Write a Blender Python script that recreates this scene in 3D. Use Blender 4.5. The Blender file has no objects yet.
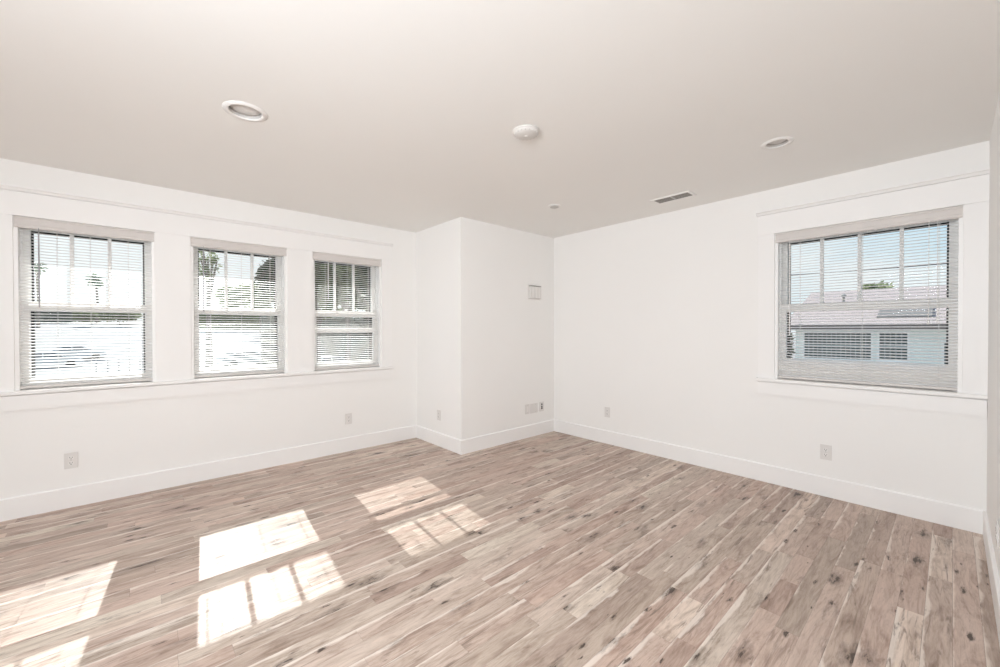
import bpy, bmesh, math, random
from mathutils import Vector, Matrix

random.seed(7)
PI = math.pi
sc = bpy.context.scene
COL = sc.collection

# ------------------------------------------------------------------ camera
F_PX, YAW, PITCH, ROLL, EYE = 403.667, 0.84151, 0.008698, -0.002222, 1.30
fw = Vector((math.cos(YAW) * math.cos(PITCH), math.sin(YAW) * math.cos(PITCH), -math.sin(PITCH)))
rt = Vector((math.sin(YAW), -math.cos(YAW), 0.0))
up = rt.cross(fw)
rt, up = rt * math.cos(ROLL) + up * math.sin(ROLL), -rt * math.sin(ROLL) + up * math.cos(ROLL)
cam_d = bpy.data.cameras.new('camera')
cam = bpy.data.objects.new('camera', cam_d)
COL.objects.link(cam)
cam_d.sensor_width = 36.0
cam_d.lens = F_PX * 36.0 / 1000.0
cam_d.clip_start = 0.02
cam_d.clip_end = 500
cam.matrix_world = Matrix(((rt.x, up.x, -fw.x, 0), (rt.y, up.y, -fw.y, 0), (rt.z, up.z, -fw.z, EYE), (0, 0, 0, 1)))
sc.camera = cam

# ------------------------------------------------------------------ render look
sc.view_settings.view_transform = 'Standard'
sc.view_settings.look = 'None'
sc.view_settings.gamma = 1.0
sc.view_settings.use_curve_mapping = False
sc.view_settings.exposure = 0.08
sc.cycles.use_denoising = True
sc.cycles.max_bounces = 12
sc.cycles.diffuse_bounces = 8
sc.cycles.transparent_max_bounces = 24
sc.cycles.caustics_reflective = False
sc.cycles.caustics_refractive = False

# ------------------------------------------------------------------ room measures (metres)
YA, XB, XC, YD, YE, H = 4.3285, 3.9803, 2.5049, 3.4122, -0.1522, 2.4795
XBACK = -5.6
TH = 0.20              # wall thickness
CASE_TOP, STOOL_TOP = 2.10, 0.885

# ------------------------------------------------------------------ sky, sun, added fill lights
SUN_DIR = Vector((-0.095, -1.0, -0.769)).normalized()   # the way the light travels
w = bpy.data.worlds.new('world')
sc.world = w
w.use_nodes = True
nt = w.node_tree
nt.nodes.clear()
out = nt.nodes.new('ShaderNodeOutputWorld')
bg = nt.nodes.new('ShaderNodeBackground')
tc = nt.nodes.new('ShaderNodeTexCoord')
sep = nt.nodes.new('ShaderNodeSeparateXYZ')
nt.links.new(tc.outputs['Generated'], sep.inputs[0])
# clear sky: pale at the horizon, blue overhead
grad = nt.nodes.new('ShaderNodeValToRGB')
ge = grad.color_ramp.elements
ge[0].position, ge[0].color = 0.0, (0.86, 0.91, 0.94, 1)
ge[1].position, ge[1].color = 0.60, (0.26, 0.44, 0.74, 1)
for p_, c_ in ((0.06, (0.80, 0.89, 0.94, 1)), (0.17, (0.56, 0.75, 0.88, 1)), (0.28, (0.42, 0.63, 0.83, 1))):
    e_ = ge.new(p_)
    e_.color = c_
nt.links.new(sep.outputs['Z'], grad.inputs['Fac'])
# bright haze on the sun's side
side = nt.nodes.new('ShaderNodeMapRange')
side.inputs['From Min'].default_value = 0.35
side.inputs['From Max'].default_value = 1.0
side.inputs['To Max'].default_value = 0.9
nt.links.new(sep.outputs['Y'], side.inputs['Value'])
hz_ = nt.nodes.new('ShaderNodeMix')
hz_.data_type = 'RGBA'
hz_.inputs[7].default_value = (1.0, 1.02, 1.04, 1)
nt.links.new(side.outputs['Result'], hz_.inputs[0])
nt.links.new(grad.outputs['Color'], hz_.inputs[6])
# thin clouds
cl = nt.nodes.new('ShaderNodeTexNoise')
cl.inputs['Scale'].default_value = 2.2
cl.inputs['Detail'].default_value = 6
mp = nt.nodes.new('ShaderNodeMapping')
mp.inputs['Scale'].default_value = (1, 1, 3.0)
rmp = nt.nodes.new('ShaderNodeValToRGB')
rmp.color_ramp.elements[0].position = 0.50
rmp.color_ramp.elements[1].position = 0.78
mx = nt.nodes.new('ShaderNodeMix')
mx.data_type = 'RGBA'
SKY_STRENGTH = 1.0
mx.inputs[7].default_value = (0.95, 0.96, 0.97, 1)
nt.links.new(tc.outputs['Generated'], mp.inputs['Vector'])
nt.links.new(mp.outputs['Vector'], cl.inputs['Vector'])
nt.links.new(cl.outputs['Fac'], rmp.inputs['Fac'])
nt.links.new(rmp.outputs['Color'], mx.inputs[0])
nt.links.new(hz_.outputs[2], mx.inputs[6])
nt.links.new(mx.outputs[2], bg.inputs['Color'])
bg.inputs['Strength'].default_value = SKY_STRENGTH
nt.links.new(bg.outputs['Background'], out.inputs['Surface'])

sun_d = bpy.data.lights.new('sun', 'SUN')
sun_d.energy = 8.1
sun_d.angle = math.radians(0.36)
sun_d.color = (1.0, 0.985, 0.955)
sun = bpy.data.objects.new('sun', sun_d)
COL.objects.link(sun)
sun.rotation_euler = SUN_DIR.to_track_quat('-Z', 'Y').to_euler()
sun.location = (2, 12, 10)


def area(name, loc, direction, sx, sy, power, color=(1, 1, 1)):
    d = bpy.data.lights.new(name, 'AREA')
    d.shape = 'RECTANGLE'
    d.size, d.size_y, d.energy, d.color = sx, sy, power, color
    o = bpy.data.objects.new(name, d)
    COL.objects.link(o)
    o.location = loc
    o.rotation_euler = Vector(direction).to_track_quat('-Z', 'Y').to_euler()
    return o


# added fill light in the made-up opening of the unseen back wall
area('back_fill', (XBACK + 0.03, 2.08, 1.18), (1, 0, 0), 3.9, 2.2, 34, (0.91, 0.96, 1.0))
# added soft fill light behind the camera, not a lamp of the room
area('soft_fill', (-1.0, 0.38, 1.90), (0.93, 0.35, -0.14), 0.7, 0.7, 71, (0.895, 0.95, 1.0))

# ------------------------------------------------------------------ materials
MATS = {}


def mat(name, col, rough=0.6, spec=0.3, metal=0.0, noise=0.0, nscale=20.0, bump=0.0, bscale=200.0, trans=0.0):
    if name in MATS:
        return MATS[name]
    m = bpy.data.materials.new(name)
    m.use_nodes = True
    t = m.node_tree
    b = t.nodes['Principled BSDF']
    b.inputs['Base Color'].default_value = (*col, 1)
    b.inputs['Roughness'].default_value = rough
    b.inputs['Specular IOR Level'].default_value = spec
    b.inputs['Metallic'].default_value = metal
    c = t.nodes.new('ShaderNodeTexCoord')
    if noise > 0:
        n = t.nodes.new('ShaderNodeTexNoise')
        n.inputs['Scale'].default_value = nscale
        n.inputs['Detail'].default_value = 4
        r = t.nodes.new('ShaderNodeValToRGB')
        r.color_ramp.elements[0].position = 0.3
        r.color_ramp.elements[1].position = 0.7
        r.color_ramp.elements[0].color = (*[max(0, v * (1 - noise)) for v in col], 1)
        r.color_ramp.elements[1].color = (*[min(1, v * (1 + noise)) for v in col], 1)
        t.links.new(c.outputs['Object'], n.inputs['Vector'])
        t.links.new(n.outputs['Fac'], r.inputs['Fac'])
        t.links.new(r.outputs['Color'], b.inputs['Base Color'])
    if bump > 0:
        n2 = t.nodes.new('ShaderNodeTexNoise')
        n2.inputs['Scale'].default_value = bscale
        bp = t.nodes.new('ShaderNodeBump')
        bp.inputs['Strength'].default_value = bump
        bp.inputs['Distance'].default_value = 0.002
        t.links.new(c.outputs['Object'], n2.inputs['Vector'])
        t.links.new(n2.outputs['Fac'], bp.inputs['Height'])
        t.links.new(bp.outputs['Normal'], b.inputs['Normal'])
    if trans > 0:
        tr = t.nodes.new('ShaderNodeBsdfTranslucent')
        tr.inputs['Color'].default_value = (*col, 1)
        ms = t.nodes.new('ShaderNodeMixShader')
        ms.inputs['Fac'].default_value = trans
        o = t.nodes['Material Output']
        t.links.new(b.outputs['BSDF'], ms.inputs[1])
        t.links.new(tr.outputs['BSDF'], ms.inputs[2])
        t.links.new(ms.outputs['Shader'], o.inputs['Surface'])
    MATS[name] = m
    return m


def glass_mat():
    m = bpy.data.materials.new('window_glass')
    m.use_nodes = True
    t = m.node_tree
    t.nodes.clear()
    o = t.nodes.new('ShaderNodeOutputMaterial')
    a = t.nodes.new('ShaderNodeBsdfTransparent')
    a.inputs['Color'].default_value = (0.97, 0.985, 0.98, 1)
    g = t.nodes.new('ShaderNodeBsdfGlossy')
    g.inputs['Roughness'].default_value = 0.02
    f = t.nodes.new('ShaderNodeFresnel')
    f.inputs['IOR'].default_value = 1.08
    ms = t.nodes.new('ShaderNodeMixShader')
    t.links.new(f.outputs['Fac'], ms.inputs['Fac'])
    t.links.new(a.outputs['BSDF'], ms.inputs[1])
    t.links.new(g.outputs['BSDF'], ms.inputs[2])
    t.links.new(ms.outputs['Shader'], o.inputs['Surface'])
    return m


GLASS = glass_mat()
M_WALL = mat('wall_paint', (0.90, 0.89, 0.875), 0.75, 0.2, noise=0.006, nscale=1.5, bump=0.12, bscale=260)
M_CEIL = mat('ceiling_paint', (0.89, 0.882, 0.862), 0.85, 0.15, noise=0.006, nscale=1.2, bump=0.15, bscale=220)
M_TRIM = mat('trim_paint', (0.91, 0.90, 0.89), 0.4, 0.35, noise=0.005, nscale=3)
M_SASH = mat('sash_vinyl', (0.93, 0.925, 0.915), 0.4, 0.4, noise=0.005, nscale=6)
M_SLAT = mat('blind_slat', (0.93, 0.918, 0.905), 0.45, 0.3, noise=0.008, nscale=8, trans=0.18)
M_RAIL = mat('blind_rail', (0.69, 0.655, 0.63), 0.45, 0.3, noise=0.01, nscale=8)
M_CORD = mat('blind_cord', (0.82, 0.81, 0.79), 0.8, 0.1, noise=0.03, nscale=80)
M_WAND = mat('blind_wand', (0.36, 0.36, 0.37), 0.15, 0.5, noise=0.03, nscale=40)
M_WAND_W = mat('blind_wand_white', (0.82, 0.81, 0.80), 0.2, 0.5, noise=0.02, nscale=40)
M_DARK = mat('screen_frame_bronze', (0.022, 0.02, 0.019), 0.5, 0.3, noise=0.2, nscale=30)
M_PLATE = mat('outlet_plastic', (0.76, 0.74, 0.72), 0.35, 0.4, noise=0.01, nscale=50)
M_RECEPT = mat('receptacle_plastic', (0.82, 0.80, 0.78), 0.35, 0.4, noise=0.01, nscale=50)
M_SLOT = mat('slot_dark', (0.03, 0.028, 0.027), 0.6, 0.2, noise=0.1, nscale=90)
M_METAL = mat('vent_metal', (0.33, 0.31, 0.285), 0.5, 0.4, 0.2, noise=0.08, nscale=60)
M_FIX = mat('fixture_white', (0.875, 0.86, 0.845), 0.4, 0.35, noise=0.005, nscale=30)
M_BAFFLE = mat('lamp_baffle', (0.58, 0.56, 0.54), 0.5, 0.3, noise=0.05, nscale=60)
M_LENS = mat('lamp_lens', (0.70, 0.68, 0.66), 0.3, 0.4, noise=0.04, nscale=50)
M_DETECT = mat('detector_plastic', (0.70, 0.68, 0.655), 0.45, 0.3, noise=0.01, nscale=40)
M_STEEL = mat('screw_steel', (0.55, 0.54, 0.52), 0.35, 0.5, 0.9, noise=0.05, nscale=90)


def sap(sock, t):
    r = t.nodes.new('ShaderNodeMapRange')
    r.inputs['From Min'].default_value = 1.58
    r.inputs['From Max'].default_value = 1.68
    r.inputs['To Max'].default_value = 0.7
    t.links.new(sock, r.inputs['Value'])
    return r.outputs['Result']


def floor_mat():
    m = bpy.data.materials.new('oak_planks')
    m.use_nodes = True
    t = m.node_tree
    b = t.nodes['Principled BSDF']
    b.inputs['Roughness'].default_value = 0.42
    b.inputs['Specular IOR Level'].default_value = 0.3
    L = t.links.new

    def N(k, **kw):
        n = t.nodes.new(k)
        for a, v in kw.items():
            setattr(n, a, v)
        return n

    geo = N('ShaderNodeNewGeometry')
    at = N('ShaderNodeAttribute', attribute_name='plank')
    sep = N('ShaderNodeSeparateColor')
    L(at.outputs['Color'], sep.inputs['Color'])

    def vec(sx, sy, off):
        s = N('ShaderNodeVectorMath', operation='MULTIPLY')
        s.inputs[1].default_value = (sx, sy, 1)
        L(geo.outputs['Position'], s.inputs[0])
        o = N('ShaderNodeVectorMath', operation='MULTIPLY_ADD')
        o.inputs[1].default_value = off
        L(at.outputs['Color'], o.inputs[0])
        L(s.outputs[0], o.inputs[2])
        return o.outputs[0]

    def noise(v, scale, detail=5, rough=0.6, dist=0.0):
        n = N('ShaderNodeTexNoise')
        n.inputs['Scale'].default_value = scale
        n.inputs['Detail'].default_value = detail
        n.inputs['Roughness'].default_value = rough
        n.inputs['Distortion'].default_value = dist
        L(v, n.inputs['Vector'])
        return n.outputs['Fac']

    def ramp(f, stops):
        r = N('ShaderNodeValToRGB')
        e = r.color_ramp.elements
        while len(e) > 1:
            e.remove(e[-1])
        e[0].position, e[0].color = stops[0][0], (*stops[0][1], 1)
        for p, c in stops[1:]:
            k = e.new(p)
            k.color = (*c, 1)
        L(f, r.inputs['Fac'])
        return r.outputs['Color']

    def mix(f, a, c, kind='MIX'):
        x = N('ShaderNodeMix', data_type='RGBA', blend_type=kind)
        if isinstance(f, float):
            x.inputs[0].default_value = f
        else:
            L(f, x.inputs[0])
        L(a, x.inputs[6])
        if isinstance(c, tuple):
            x.inputs[7].default_value = (*c, 1)
        else:
            L(c, x.inputs[7])
        return x.outputs[2]

    # plank tone
    tone = ramp(sep.outputs['Red'], [(0.0, (0.44, 0.35, 0.30)), (0.2, (0.52, 0.42, 0.36)), (0.6, (0.57, 0.47, 0.41)),
                                     (0.88, (0.62, 0.525, 0.46)), (1.0, (0.72, 0.635, 0.555))])
    # pinker or greyer planks
    tone = mix(1.0, tone, ramp(sep.outputs['Green'], [(0.0, (1.02, 0.945, 0.92)), (0.5, (1.01, 0.975, 0.955)), (1.0, (0.96, 0.975, 0.95))]), 'MULTIPLY')
    # broad cloudy figure along the grain
    f1 = noise(vec(1.9, 10.0, (31, 17, 9)), 1.5, 6, 0.68, 1.4)
    c = mix(0.9, tone, ramp(f1, [(0.29, (0.50, 0.435, 0.395)), (0.45, (0.86, 0.835, 0.815)), (0.55, (1.0, 1.0, 1.0)), (0.72, (1.10, 1.09, 1.08))]), 'MULTIPLY')
    # fine grain
    f2 = noise(vec(6.0, 75.0, (53, 29, 5)), 1.6, 8, 0.8, 0.8)
    c = mix(0.75, c, ramp(f2, [(0.3, (0.60, 0.56, 0.53)), (0.5, (1.0, 1.0, 1.0)), (0.8, (1.08, 1.08, 1.08))]), 'MULTIPLY')
    # cathedral rings
    f4 = noise(vec(0.6, 5.0, (11, 23, 7)), 1.2, 2, 0.5, 0.3)
    sn = N('ShaderNodeMath', operation='MULTIPLY')
    sn.inputs[1].default_value = 110.0
    L(f4, sn.inputs[0])
    si = N('ShaderNodeMath', operation='SINE')
    L(sn.outputs[0], si.inputs[0])
    c = mix(0.28, c, ramp(si.outputs[0], [(0.0, (1, 1, 1)), (0.55, (1, 1, 1)), (1.0, (0.70, 0.64, 0.60))]), 'MULTIPLY')
    # pale sapwood along one edge of some planks
    uvn = N('ShaderNodeUVMap', uv_map='plank_uv')
    suv = N('ShaderNodeSeparateXYZ')
    L(uvn.outputs['UV'], suv.inputs[0])
    f5 = noise(vec(2.2, 5.0, (13, 47, 21)), 1.2, 4, 0.6, 0.4)
    sa = N('ShaderNodeMath', operation='MULTIPLY_ADD')
    sa.inputs[1].default_value = 1.1
    L(f5, sa.inputs[0])
    L(suv.outputs['Y'], sa.inputs[2])
    sb = N('ShaderNodeMath', operation='MULTIPLY_ADD')
    sb.inputs[1].default_value = 0.28
    L(sep.outputs['Blue'], sb.inputs[0])
    L(sa.outputs[0], sb.inputs[2])
    c = mix(sap(sb.outputs[0], t), c, (0.80, 0.72, 0.645))
    # dark mineral streaks on some planks
    f3 = noise(vec(1.8, 21.0, (71, 41, 13)), 1.5, 5, 0.65, 1.6)
    st = ramp(f3, [(0.555, (0, 0, 0)), (0.665, (1, 1, 1))])
    mm = N('ShaderNodeMath', operation='MULTIPLY')
    L(st, mm.inputs[0])
    L(ramp(sep.outputs['Blue'], [(0.2, (0.15, 0.15, 0.15)), (0.75, (0.9, 0.9, 0.9))]), mm.inputs[1])
    c = mix(mm.outputs[0], c, (0.23, 0.17, 0.135))
    # knots of two sizes with a darker halo
    for sx, sy, off, r0, r1 in ((2.4, 6.5, (19, 37, 3), 0.15, 0.34), (4.0, 13.0, (43, 7, 3), 0.12, 0.22), (6.0, 19.0, (3, 57, 31), 0.07, 0.12)):
        vo = N('ShaderNodeTexVoronoi')
        vo.inputs['Scale'].default_value = 1.0
        L(vec(sx, sy, off), vo.inputs['Vector'])
        kn = N('ShaderNodeMath', operation='ADD')
        L(vo.outputs['Distance'], kn.inputs[0])
        k2 = N('ShaderNodeMath', operation='MULTIPLY_ADD')
        k2.inputs[1].default_value = 0.8
        k2.inputs[2].default_value = -0.33
        L(noise(vec(8, 30.0, (5, 5, 5)), 1.5, 5, 0.7), k2.inputs[0])
        L(k2.outputs[0], kn.inputs[1])
        kf = ramp(kn.outputs[0], [(0.0, (1, 1, 1)), (r0 * 0.75, (0.95, 0.95, 0.95)), (r0, (0.5, 0.5, 0.5)), (r1, (0, 0, 0))])
        c = mix(kf, c, (0.075, 0.052, 0.04))
    L(c, b.inputs['Base Color'])
    bp = N('ShaderNodeBump')
    bp.inputs['Strength'].default_value = 0.12
    bp.inputs['Distance'].default_value = 0.001
    L(f2, bp.inputs['Height'])
    L(bp.outputs['Normal'], b.inputs['Normal'])
    return m


# ------------------------------------------------------------------ mesh helpers
class MB:
    def __init__(s):
        s.bm = bmesh.new()

    def box(s, x0, x1, y0, y1, z0, z1, rot=None, bev=0.0):
        r = bmesh.ops.create_cube(s.bm, size=1.0)
        vs = r['verts']
        c = Vector(((x0 + x1) / 2, (y0 + y1) / 2, (z0 + z1) / 2))
        d = Vector((abs(x1 - x0), abs(y1 - y0), abs(z1 - z0)))
        for v in vs:
            p = Vector((v.co.x * d.x, v.co.y * d.y, v.co.z * d.z))
            v.co = (rot @ p if rot else p) + c
        if bev > 0:
            es = list({e for v in vs for e in v.link_edges})
            bmesh.ops.bevel(s.bm, geom=es, offset=bev, segments=2, profile=0.5, affect='EDGES')
        return s

    def tube(s, pts, r, n=8, cap=True):
        rings = []
        for i, p in enumerate(pts):
            p = Vector(p)
            a = Vector(pts[max(i - 1, 0)])
            b = Vector(pts[min(i + 1, len(pts) - 1)])
            d = (b - a).normalized()
            u = d.orthogonal().normalized() if i == 0 else (u - d * u.dot(d)).normalized()
            v = d.cross(u)
            rr = r[i] if isinstance(r, (list, tuple)) else r
            rings.append([s.bm.verts.new(p + (u * math.cos(2 * PI * k / n) + v * math.sin(2 * PI * k / n)) * rr) for k in range(n)])
        for i in range(len(rings) - 1):
            for k in range(n):
                s.bm.faces.new((rings[i][k], rings[i][(k + 1) % n], rings[i + 1][(k + 1) % n], rings[i + 1][k]))
        if cap:
            s.bm.faces.new(list(reversed(rings[0])))
            s.bm.faces.new(rings[-1])
        return s

    def lathe(s, prof, n=40, c=(0, 0, 0), close=False):
        """prof: (radius, z) pairs turned about the z axis through c; a radius of 0 closes to a point."""
        rings = []
        for r, z in prof:
            if r < 1e-6:
                rings.append([s.bm.verts.new((c[0], c[1], c[2] + z))])
            else:
                rings.append([s.bm.verts.new((c[0] + r * math.cos(2 * PI * k / n), c[1] + r * math.sin(2 * PI * k / n), c[2] + z)) for k in range(n)])
        seq = list(range(len(rings) - 1))
        for i in seq:
            a, b = rings[i], rings[i + 1]
            for k in range(n):
                if len(a) == 1 and len(b) == 1:
                    continue
                if len(a) == 1:
                    s.bm.faces.new((a[0], b[k], b[(k + 1) % n]))
                elif len(b) == 1:
                    s.bm.faces.new((a[k], a[(k + 1) % n], b[0]))
                else:
                    s.bm.faces.new((a[k], a[(k + 1) % n], b[(k + 1) % n], b[k]))
        if close:
            a, b = rings[-1], rings[0]
            for k in range(n):
                s.bm.faces.new((a[k], a[(k + 1) % n], b[(k + 1) % n], b[k]))
        return s

    def prism(s, prof, x0, x1):
        """prof: (y, z) outline swept along x."""
        a = [s.bm.verts.new((x0, y, z)) for y, z in prof]
        b = [s.bm.verts.new((x1, y, z)) for y, z in prof]
        n = len(prof)
        for i in range(n):
            s.bm.faces.new((a[i], a[(i + 1) % n], b[(i + 1) % n], b[i]))
        s.bm.faces.new(list(reversed(a)))
        s.bm.faces.new(b)
        return s

    def build(s, name, material, parent=None, smooth=False, loc=None, rotz=None):
        bmesh.ops.recalc_face_normals(s.bm, faces=s.bm.faces)
        me = bpy.data.meshes.new(name)
        s.bm.to_mesh(me)
        s.bm.free()
        me.materials.append(material)
        if smooth:
            for p in me.polygons:
                p.use_smooth = True
        o = bpy.data.objects.new(name, me)
        COL.objects.link(o)
        if parent is not None:
            o.parent = parent
        if loc is not None:
            o.location = loc
        if rotz is not None:
            o.rotation_euler = (0, 0, rotz)
        return o


def tag(o, label=None, cat=None, group=None, kind=None):
    if label:
        o['label'] = label
    if cat:
        o['category'] = cat
    if group:
        o['group'] = group
    if kind:
        o['kind'] = kind
    return o


def empty(name, loc, rotz=0.0):
    o = bpy.data.objects.new(name, None)
    o.empty_display_size = 0.1
    COL.objects.link(o)
    o.location = loc
    o.rotation_euler = (0, 0, rotz)
    return o


def struct(o, label=None, cat=None):
    return tag(o, label, cat, None, 'structure')


def ray(px, py):
    return fw + rt * ((px - 500) / F_PX) - up * ((py - 333.5) / F_PX)


def at_y(px, py, Y):
    d = ray(px, py)
    return Vector((0, 0, EYE)) + d * (Y / d.y)


# ------------------------------------------------------------------ room shell
ZT = 2.60
# windows on the left wall: (u0, u1), on the right wall: y from 0.99 to -0.045
WIN_A = [(-0.645, 0.098), (0.330, 1.078), (1.313, 2.056)]
WB0, WB1 = 0.990, -0.047
OZ0, OZ1 = 0.86, 2.10

m = MB()
m.box(XBACK - TH, XC, YA, YA + TH, -0.3, OZ0)
m.box(XBACK - TH, XC, YA, YA + TH, OZ1, ZT)
xs = [XBACK - TH] + [v for p in WIN_A for v in p] + [XC]
for i in range(0, len(xs), 2):
    m.box(xs[i], xs[i + 1], YA, YA + TH, OZ0, OZ1)
struct(m.build('wall_left', M_WALL), 'white left wall with three blind-covered windows', 'wall')

m = MB()
m.box(XB, XB + TH, YE - TH, YD, -0.3, OZ0)
m.box(XB, XB + TH, YE - TH, YD, OZ1, ZT)
m.box(XB, XB + TH, WB0, YD, OZ0, OZ1)
m.box(XB, XB + TH, YE - TH, WB1, OZ0, OZ1)
struct(m.build('wall_right', M_WALL), 'white right wall with one wide window', 'wall')

# boxed-in corner that juts into the room: side face at x = XC, front face at y = YD
m = MB()
m.box(XC, XB + TH, YD, YA + TH, -0.3, ZT)
struct(m.build('wall_corner', M_WALL), 'white boxed-in corner jutting into the room between the two window walls', 'wall')
m = MB()
m.box(XBACK - TH, XB, YE - TH, YE, -0.3, ZT)
struct(m.build('wall_near', M_WALL), 'white wall at the right edge, beside the camera', 'wall')
# unseen wall behind the camera with a wide opening added for the fill light
m = MB()
m.box(XBACK - TH, XBACK, YE, 0.1, -0.3, ZT)
m.box(XBACK - TH, XBACK, 4.06, YA, -0.3, ZT)
m.box(XBACK - TH, XBACK, 0.1, 4.06, 2.3, ZT)
m.box(XBACK - TH, XBACK, 0.1, 4.06, -0.3, 0.0)
struct(m.build('wall_back', M_WALL), 'white wall behind the camera with a wide opening', 'wall')

# ceiling with round holes for the two recessed lamps
LAMPS = [(0.436, 2.542, 0.082), (3.020, 0.742, 0.064)]
bm = bmesh.new()
edges = []


def loop(pts):
    vs = [bm.verts.new((x, y, H)) for x, y in pts]
    for i in range(len(vs)):
        edges.append(bm.edges.new((vs[i], vs[(i + 1) % len(vs)])))


loop([(XBACK, YE), (XB, YE), (XB, YD), (XC, YD), (XC, YA), (XBACK, YA)])
for lx, ly, lr in LAMPS:
    loop([(lx + lr * math.cos(2 * PI * k / 40), ly + lr * math.sin(2 * PI * k / 40)) for k in range(40)])
bmesh.ops.triangle_fill(bm, use_beauty=True, use_dissolve=False, edges=edges)
for f in bm.faces:
    if f.normal.z > 0:
        f.normal_flip()
me = bpy.data.meshes.new('ceiling')
bm.to_mesh(me)
bm.free()
me.materials.append(M_CEIL)
o = bpy.data.objects.new('ceiling', me)
COL.objects.link(o)
struct(o, 'smooth off-white ceiling', 'ceiling')

m = MB()
m.box(XBACK - 0.9, XB + 1.1, YE - 0.9, 5.437, ZT, ZT + 0.16)
struct(m.build('roof_slab', mat('soffit_paint', (0.75, 0.74, 0.72), 0.7, 0.2, noise=0.02)), 'roof slab with eaves over the windows', 'roof')

# floor: a sub-floor and rows of planks running along the left wall
m = MB()
m.box(XBACK, XB, YE, YA, -0.30, -0.002)
sub = m.build('floor', mat('plank_gap', (0.13, 0.095, 0.07), 0.8, 0.1, noise=0.1))
struct(sub, 'grey-tan oak plank floor with knots and sun patches', 'floor')
bm = bmesh.new()
cl_ = bm.loops.layers.float_color.new('plank')
uvl = bm.loops.layers.uv.new('plank_uv')
rng = random.Random(5)
PW, GAP = 0.0865, 0.00035
y = YE - 0.03
while y < YA:
    x = XBACK - rng.random() * 1.0
    while x < XB:
        ln = rng.choice([0.38, 0.5, 0.62, 0.75, 0.9, 1.05, 1.25, 1.5]) * rng.uniform(0.85, 1.15)
        x0, x1 = max(x, XBACK), min(x + ln, XB)
        y0, y1 = max(y, YE), min(y + PW, YA)
        if x1 - x0 > 0.01 and y1 - y0 > 0.004:
            col = (rng.random(), rng.random(), rng.random(), 1)
            z = rng.uniform(-0.0003, 0.0)
            a, b_, c_, d_ = x0 + GAP, x1 - GAP, y0 + GAP, y1 - GAP
            top = [bm.verts.new(v) for v in ((a, c_, z), (b_, c_, z), (b_, d_, z), (a, d_, z))]
            bot = [bm.verts.new((v.co.x, v.co.y, -0.002)) for v in top]
            fs = [bm.faces.new(top)]
            for i in range(4):
                fs.append(bm.faces.new((top[i], bot[i], bot[(i + 1) % 4], top[(i + 1) % 4])))
            for f in fs:
                for lp in f.loops:
                    lp[cl_] = col
                    lp[uvl].uv = (lp.vert.co.x - x0, (lp.vert.co.y - y) / PW)
        x += ln
    y += PW
me = bpy.data.meshes.new('floor_planks')
bm.to_mesh(me)
bm.free()
me.materials.append(floor_mat())
o = bpy.data.objects.new('floor_planks', me)
COL.objects.link(o)
o.parent = sub

# baseboards (bevelled top edge)
BH, BT = 0.150, 0.015


def baseboard(name, p0, p1, label):
    """runs p0 -> p1 with the room on the left-hand side of that direction"""
    p0, p1 = Vector((*p0, 0)), Vector((*p1, 0))
    d = (p1 - p0)
    ang = math.atan2(d.y, d.x)
    k = MB()
    k.prism([(0, 0), (BT, 0), (BT, BH - 0.007), (BT - 0.006, BH), (0, BH)], 0, d.length)
    o = k.build(name, M_TRIM, None, False, p0, ang)
    return struct(o, label, 'baseboard')


baseboard('baseboard_left', (XC - BT, YA), (XBACK, YA), 'white baseboard along the left wall under the three windows')
baseboard('baseboard_corner_side', (XC, YD - BT), (XC, YA), 'white baseboard on the narrow side of the boxed-in corner')
baseboard('baseboard_corner_front', (XB - BT, YD), (XC, YD), 'white baseboard on the front of the boxed-in corner')
baseboard('baseboard_right', (XB, YE + BT), (XB, YD), 'white baseboard along the right wall under the wide window')
baseboard('baseboard_near', (XBACK, YE), (XB, YE), 'white baseboard at the right edge beside the camera')

# ------------------------------------------------------------------ window trim
TN = [0]


def trim(mb, label, loc, rz):
    TN[0] += 1
    return struct(mb.build('trim_%d' % TN[0], M_TRIM, None, False, loc, rz), label, 'trim')


def trims(loc, rz, u0, u1, wins, wall, end0, end1, out1):
    """local frame: x along the wall to the right, y outward through the wall (the room is at negative y)"""
    k = MB()
    k.prism([(0, 2.269), (-0.024, 2.269), (-0.028, 2.274), (-0.032, 2.283), (-0.044, 2.291), (-0.044, 2.303), (0, 2.303)], u0 - end0, u1 + end1)
    k.box(u0, u1, -0.010, 0, 2.262, 2.270)
    trim(k, 'white moulded cap strip above the window head on the %s wall' % wall, loc, rz)
    k = MB()
    k.box(u0, u1, -0.024, 0, CASE_TOP, 2.264)
    trim(k, 'wide white head board over the windows of the %s wall' % wall, loc, rz)
    edges_ = [u0] + [v for p in wins for v in p] + [u1]
    for i in range(0, len(edges_), 2):
        k = MB()
        k.box(edges_[i], edges_[i + 1], -0.018, 0, STOOL_TOP, CASE_TOP, bev=0.0015)
        trim(k, ['white flat casing board left of the %s wall windows', 'white flat casing board between first and second window of the %s wall',
                 'white flat casing board between second and third window of the %s wall', 'white flat casing board right of the %s wall windows'][i // 2 if len(wins) > 1 else (i // 2) * 3] % wall, loc, rz)
    k = MB()
    k.box(u0 - end0, u1 + end1, -0.042, 0.0, 0.860, STOOL_TOP, bev=0.003)
    for a, b_ in wins:
        k.box(a, b_, -0.002, 0.12, 0.860, STOOL_TOP)
    trim(k, 'white window stool ledge along the %s wall' % wall, loc, rz)
    k = MB()
    k.box(u0 + 0.002, u1 - (0.03 if out1 else 0.002), -0.020, 0, 0.750, 0.852)
    k.box(u0 + 0.004, u1 - (0.032 if out1 else 0.004), -0.004, 0, 0.738, 0.861)
    trim(k, 'white apron board under the window stool of the %s wall' % wall, loc, rz)


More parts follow.
